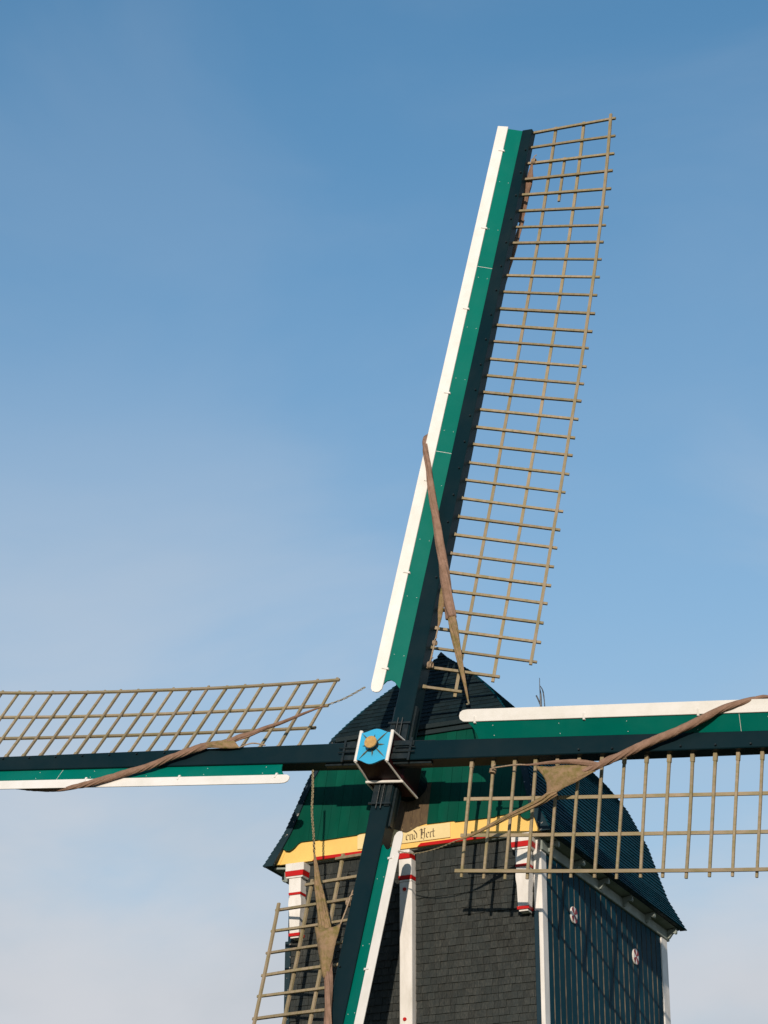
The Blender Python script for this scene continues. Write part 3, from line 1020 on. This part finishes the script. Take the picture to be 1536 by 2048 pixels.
# hub (poll end) -------------------------------------------------------------
hub = MB()
hub.loft([[(-.26, -.135, -.245), (.26, -.135, -.245), (.26, -.135, .24), (-.26, -.135, .24)],
          [(-.275, .36, -.31), (.275, .36, -.31), (.275, .36, .28), (-.275, .36, .28)],
          [(-.30, .40, -.335), (.30, .40, -.335), (.30, .40, .32), (-.30, .40, .32)],
          [(-.30, .92, -.345), (.30, .92, -.345), (.30, .92, .32), (-.30, .92, .32)]])
hubo = hub.build('hub', MT['dark_red'], cross)
lp = []
for k in range(17):
    t = k / 16
    lp.append((-.245 + .49 * t, -.235 - .075 * math.sin(math.pi * t) ** 2))
for k in range(17):
    t = 1 - k / 16
    lp.append((-.245 + .49 * t, .215 + .065 * math.sin(math.pi * t) ** 2))
MB().prism([(x, -.165, z) for x, z in lp], [(x, -.136, z) for x, z in lp]).build('front_panel', MT['blue'], hubo)
for s in (-1, 1):
    mb = MB()
    sweep(mb, [(s * .265, -.145, -.265, .029), (s * .265, -.145, .255, .029)], 2, 10)
    mb.build('edge_moulding', MT['white'], hubo, bevel=.0)
    for zz1, zz2 in ((-.262, -.325), (.255, .29)):
        mb = MB()
        sweep(mb, [(s * .265, -.14, zz1, .016), (s * .282, .40, zz2, .016)], 2, 8)
        mb.build('edge_moulding', MT['white'], hubo)
    mb = MB()
    sweep(mb, [(s * .305, .375, -.345, .017), (s * .305, .94, -.355, .017)], 2, 8)
    mb.build('edge_moulding', MT['white'], hubo)
mb = MB()
sweep(mb, [(-.31, .375, -.345, .022), (.31, .375, -.345, .022)], 2, 8)
mb.build('edge_moulding', MT['white'], hubo)
mb = MB()
ring = lambda y, r: [(r * math.cos(2 * math.pi * k / 28), y, r * math.sin(2 * math.pi * k / 28)) for k in range(28)]
mb.loft([ring(-.16, .088), ring(-.262, .088)])
mb.build('boss', MT['navy'], hubo)
mb = MB()
mb.loft([ring(-.2625, .10), ring(-.285, .10), ring(-.292, .094)])
mb.build('gilt_disc', MT['brass'], hubo)
for k in range(8):
    th = k * math.pi / 4 + .06
    L = .305 if k % 2 else .185
    u, v = Vector((math.cos(th), 0, math.sin(th))), Vector((-math.sin(th), 0, math.cos(th)))
    r0 = .085
    base_y = -.166
    p = [u * r0 - v * .006, u * (r0 + (L - r0) * .5) - v * .009, u * L, u * (r0 + (L - r0) * .5) + v * .009, u * r0 + v * .006]
    MB().prism([Vector((q.x, base_y - .018 + .012 * (i == 2), q.z)) for i, q in enumerate(p)], [Vector((q.x, base_y, q.z)) for q in p]).build('sun_ray', MT['ray'], hubo)
mb = MB()
mb.loft([[(r * math.cos(2 * math.pi * k / 24), y, r * math.sin(2 * math.pi * k / 24)) for k in range(24)] for y, r in ((.9, .30), (1.0, .27), (2.6, .25))])
mb.build('windshaft', MT['stock'], cross, smooth=False)


# ------------------------------------------------------------------ furled sailcloths (points: across, along, forward, radius)
def conv(L):
    return [(c, -a, e, r) for c, e, a, r in L]


def cloth_thing(label):
    t = empty('furled_sailcloth', (0, 0, 0), label, 'sailcloth', 'furled sailcloths on the sails')
    t.matrix_world = SAILM
    return t


def roll(nm, L, parent, m='cloth', lobes=8, amp=.26, tw=14, n=12, seg=56, wob=.25, seed=0):
    mb = MB()
    sweep(mb, conv(L), n, seg, lobes, amp, tw, 0.85, wob, seed)
    return mb.build(nm, MT[m], parent, smooth=True)


def rope(nm, L, parent, m='rope', tw=60):
    mb = MB()
    sweep(mb, conv(L), 10, 9, 3, .12, tw, 1, .05)
    return mb.build(nm, MT[m], parent, smooth=True)


def knot(c, e, a, r, parent, axis='x'):
    mb = MB()
    for k in range(3):
        pts = []
        for t in range(9):
            th = 2 * math.pi * t / 8
            off = (k - 1) * r * .55
            if axis == 'x':
                pts.append((c + off, -a + r * math.cos(th), e + r * math.sin(th), r * .32))
            else:
                pts.append((c + r * math.cos(th), -a + r * math.sin(th), e + off, r * .32))
        sweep(mb, pts, 3, 7)
    sweep(mb, [(c, -a - r, e, r * .25), (c + r * .6, -a - r * 1.6, e + r * 1.2, r * .22), (c + r * 1.3, -a - r * 1.3, e + r * 2.2, r * .18)], 4, 6)
    return mb.build('knot', MT['rope'], parent, smooth=True)


def sheet(nm, top, bottom, parent, m='mossy', rows=12, bulge=.04, seed=1, cut=0.0):
    """Cloth stretched between two edges, given as matching lists of (c, e, a)."""
    A_ = catmull([Vector((c, -a, e)) for c, e, a in top], 6)
    B_ = catmull([Vector((c, -a, e)) for c, e, a in bottom], 6)
    nn = len(A_)
    mb = MB()
    th = .006
    for side in (0, 1):
        for j in range(rows + 1):
            t = j / rows
            for i in range(nn):
                p = A_[i].lerp(B_[i], t)
                s = i / (nn - 1)
                w = bulge * math.sin(math.pi * t) * math.sin(math.pi * s)
                w += .022 * noise.noise(Vector((s * 3 - t * 5, t * 7 + s * 2, seed * 3.3))) + .012 * noise.noise(Vector((s * 6 - t * 12, t * 14, seed * 1.3)))
                mb.v.append((p.x + cut * math.sin(math.pi * t) * s ** 3, p.y - w + side * th, p.z))
    N1 = (rows + 1) * nn
    for side in (0, 1):
        for j in range(rows):
            for i in range(nn - 1):
                b = side * N1 + j * nn + i
                mb.f.append((b, b + 1, b + nn + 1, b + nn))
    rim = [i for i in range(nn)] + [j * nn + nn - 1 for j in range(1, rows + 1)] + [rows * nn + i for i in range(nn - 2, -1, -1)] + [j * nn for j in range(rows - 1, 0, -1)]
    for k in range(len(rim)):
        a2, b2 = rim[k], rim[(k + 1) % len(rim)]
        mb.f.append((a2, b2, b2 + N1, a2 + N1))
    return mb.build(nm, MT[m], parent, smooth=True)


def chain(label, pts, link_len=.045, r=.006, wide=.016):
    P = catmull([Vector((c, -a, e)) for c, e, a in pts], 12)
    d_ = [0.0]
    for i in range(1, len(P)):
        d_.append(d_[-1] + (P[i] - P[i - 1]).length)
    mb = MB()
    n = max(2, int(d_[-1] / (link_len * .78)))
    for k in range(n):
        s = (k + .5) / n * d_[-1]
        i = max(j for j in range(len(d_)) if d_[j] <= s)
        i = min(i, len(P) - 2)
        t = (P[i + 1] - P[i]).normalized()
        pos = P[i] + t * (s - d_[i])
        s1 = t.cross(Vector((.3, 1, .2))).normalized()
        s2 = t.cross(s1)
        if k % 2:
            s1, s2 = s2, -s1
        rings = []
        for m in range(10):
            th = 2 * math.pi * m / 10
            cen = pos + t * (link_len * .5 - r) * math.cos(th) + s1 * (wide - r) * math.sin(th)
            rad = (t * math.cos(th) + s1 * math.sin(th)).normalized()
            rings.append([cen + (rad * math.cos(2 * math.pi * j / 5) + s2 * math.sin(2 * math.pi * j / 5)) * r for j in range(5)])
        b = len(mb.v)
        for rg_ in rings:
            mb.v += [tuple(v) for v in rg_]
        for m in range(10):
            for j in range(5):
                m2, j2 = (m + 1) % 10, (j + 1) % 5
                mb.f.append((b + m * 5 + j, b + m * 5 + j2, b + m2 * 5 + j2, b + m2 * 5 + j))
    o = mb.build('chain', MT['chain'], None, smooth=True)
    o.matrix_world = SAILM
    o['label'] = label
    o['category'] = 'chain'
    o['group'] = 'chains holding the furled sailcloths'
    return o


# upper sail
t = cloth_thing('brown furled cloth wound round the upper sail and tapering down past the roof peak')
roll('cloth', [(0.24, 10.9, -0.89, 0.039), (0.14, 10.04, -0.92, 0.053), (-0.04, 8.55, -0.92, 0.052), (-0.35, 7.2, -0.89, 0.052), (-0.57, 6.39, -0.72, 0.051), (-0.55, 6.06, -0.47, 0.048), (-0.43, 5.74, -0.29, 0.048), (-0.28, 5.35, -0.25, 0.052), (-0.14, 4.87, -0.27, 0.058), (0.03, 4.31, -0.33, 0.065), (0.2, 3.76, -0.37, 0.076), (0.38, 3.19, -0.37, 0.083), (0.49, 2.82, -0.39, 0.09), (0.59, 2.5, -0.41, 0.086)], t, tw=8, amp=.34, lobes=5, seed=1)
roll('cloth_end', [(0.55, 2.62, -0.415, 0.061), (0.68, 2.28, -0.41, 0.064), (0.81, 1.92, -0.42, 0.052), (0.94, 1.56, -0.42, 0.034), (1.09, 1.19, -0.39, 0.02), (1.17, 1.0, -0.36, 0.011)], t, 'mossy', tw=10, amp=.45, seed=2)
roll('cloth_flap', [(0.39, 3.16, -0.40, 0.072), (0.365, 2.89, -0.42, 0.062), (0.37, 2.67, -0.43, 0.050), (0.385, 2.46, -0.43, 0.026), (0.38, 2.36, -0.43, 0.012)], t, 'mossy', tw=3, amp=.3, seed=3)
rope('rope', [(0.38, 2.38, -0.435, 0.012), (0.36, 2.05, -0.45, 0.015), (0.34, 1.81, -0.47, 0.015), (0.30, 1.74, -0.52, 0.017)], t)
knot(.355, 2.10, -.47, .035, t)
knot(.30, 1.76, -.56, .045, t)
roll('cloth_head', [(0.40, 11.90, -0.56, 0.016), (0.38, 11.73, -0.61, 0.045), (0.36, 11.61, -0.67, 0.068), (0.29, 11.42, -0.77, 0.066), (0.25, 11.26, -0.83, 0.070), (0.23, 11.11, -0.87, 0.062), (0.22, 10.85, -0.89, 0.045)], t, tw=3, amp=.3, seed=4)
knot(.43, 11.93, -.56, .045, t)
# right sail
t = cloth_thing('brown twisted cloth slanting across the right sail, opening into a triangular flap')
roll('cloth', [(6.56, 0.62, -0.45, 0.037), (6.2, 0.7, -0.25, 0.037), (6.06, 0.63, 0.05, 0.033), (5.95, 0.54, 0.18, 0.036), (5.75, 0.46, 0.22, 0.047), (5.45, 0.37, 0.2, 0.055), (5.01, 0.17, 0.15, 0.062), (4.57, -0.01, 0.12, 0.065), (4.13, -0.19, 0.1, 0.065), (3.76, -0.35, 0.08, 0.06), (3.55, -0.43, 0.05, 0.05), (3.4, -0.46, 0.04, 0.036)], t, tw=34, amp=.30, n=16, lobes=7, seed=5)
sheet('cloth_flap', [(3.62, -.385, .055), (3.29, -.36, .04), (2.92, -.36, .03), (2.66, -.365, .03)], [(3.62, -.47, .04), (3.32, -.63, .02), (3.02, -.79, .0), (2.86, -.88, .0)], t, bulge=.06, seed=2, cut=.11)
roll('cloth_end', [(3.05, -0.77, 0.00, 0.045), (2.95, -0.815, 0.00, 0.055), (2.82, -0.89, -0.02, 0.052), (2.58, -1.01, -0.03, 0.042), (2.36, -1.12, -0.03, 0.036), (2.07, -1.28, -0.02, 0.029), (1.79, -1.44, 0.00, 0.018), (1.62, -1.515, 0.02, 0.011)], t, 'mossy', tw=9, amp=.4, seed=6)
roll('cloth_hem', [(3.68, -0.39, 0.06, 0.045), (3.28, -0.31, 0.05, 0.040), (2.88, -0.31, 0.04, 0.026), (2.57, -0.33, 0.03, 0.014), (2.45, -.325, .03, .011)], t, tw=5, amp=.3, seed=7)
rope('rope', [(2.50, -0.328, 0.03, 0.013), (2.33, -0.32, 0.02, 0.013), (2.0, -0.32, -0.05, 0.013), (1.92, -.33, -.08, .013)], t)
knot(1.90, -.33, -.15, .04, t, 'z')
# left sail
t = cloth_thing('brown twisted cloth slanting across the left sail above its cream edge board')
roll('cloth', [(-8.19, 0.13, -0.5, 0.049), (-7.41, -0.14, -0.4, 0.049), (-6.65, -0.37, -0.22, 0.034), (-6.02, -0.5, -0.06, 0.037), (-5.51, -0.58, 0.1, 0.035), (-5.25, -0.59, 0.19, 0.041), (-4.95, -0.55, 0.22, 0.053), (-4.62, -0.44, 0.18, 0.057), (-4.3, -0.32, 0.14, 0.057), (-3.97, -0.21, 0.11, 0.057), (-3.64, -0.07, 0.09, 0.057), (-3.3, 0.04, 0.09, 0.061), (-3.06, 0.13, 0.07, 0.057), (-2.9, 0.15, 0.06, 0.041)], t, tw=30, amp=.30, n=16, lobes=7, seed=8)
sheet('cloth_flap', [(-3.16, .18, .075), (-2.95, .21, .07), (-2.78, .24, .06), (-2.62, .29, .05)], [(-3.10, .10, .085), (-2.90, .09, .08), (-2.64, .075, .07), (-2.42, .09, .06)], t, bulge=.05, seed=5)
roll('cloth_end', [(-2.66, 0.2, 0.05, 0.04), (-2.48, 0.29, 0.03, 0.046), (-2.33, 0.35, 0.0, 0.038), (-2.08, 0.45, -0.0, 0.031), (-1.83, 0.53, -0.0, 0.028), (-1.5, 0.66, 0.0, 0.022), (-1.24, 0.74, 0.02, 0.016), (-1.06, 0.78, 0.04, 0.01)], t, tw=6, amp=.4, seed=9)
rope('rope', [(-2.44, .09, .06, .012), (-2.25, .19, .0, .013), (-2.05, .19, -.08, .013)], t)
# lower sail
t = cloth_thing('brown furled cloth with mossy collar hanging down the lower sail')
roll('cloth_head', [(-1.02, -1.47, -0.49, 0.012), (-0.93, -1.71, -0.48, 0.033), (-0.83, -1.99, -0.46, 0.055), (-0.71, -2.25, -0.44, 0.070), (-0.61, -2.49, -0.42, 0.082), (-0.53, -2.71, -0.41, 0.092), (-.50, -2.85, -.40, .08)], t, 'mossy', tw=6, amp=.48, seed=10)
sheet('cloth_collar', [(-.66, -2.72, -.33), (-.48, -2.76, -.30), (-.34, -2.74, -.31), (-.235, -2.67, -.34)], [(-.40, -3.42, -.34), (-.36, -3.50, -.33), (-.31, -3.53, -.33), (-.27, -3.48, -.34)], t, bulge=.07, seed=7)
roll('cloth', [(-0.40, -3.0, -0.39, 0.095), (-0.345, -3.30, -0.38, 0.080), (-0.28, -3.50, -0.37, 0.068), (-0.21, -3.77, -0.36, 0.061), (-0.12, -4.21, -0.36, 0.061), (-0.05, -4.60, -0.36, 0.060), (0.0, -5.03, -0.36, 0.059), (.12, -5.5, -.36, .058), (.3, -6.1, -.38, .058), (.5, -6.6, -.6, .055), (.3, -7.2, -.9, .055), (-.1, -9.5, -.92, .05)], t, tw=5, amp=.34, lobes=5, seed=11)
rope('rope', [(-0.245, -2.69, -0.35, 0.013), (-0.225, -2.42, -0.40, 0.013), (-0.23, -2.25, -0.45, 0.013), (-0.25, -2.06, -0.53, 0.013)], t)
knot(-.265, -2.26, -.53, .05, t)

chain('chain from the upper sail cloth down to the right sail\'s cream board', [(1.17, 1.0, -.36), (1.33, .80, -.10), (1.46, .62, .20)], .05, .007, .018)
chain('thin chain against the sky from left sail cloth to the upper sail\'s cream board', [(-1.07, .78, .04), (-.80, .955, -.06), (-.60, 1.25, -.26)], .060, .007, .022)
chain('chain hanging from the left sail over the green front to the lower cloth', [(-1.09, -.28, -.05), (-1.03, -.62, -.08), (-.99, -.95, -.12), (-.97, -1.27, -.28), (-1.02, -1.47, -.49)], .055, .009, .026)
chain('chain in front of the shingled wall from right sail cloth to lower sail', [(1.63, -1.51, .02), (1.25, -1.60, -.08), (.85, -1.62, -.20), (.52, -1.55, -.27)], .045, .005, .013)
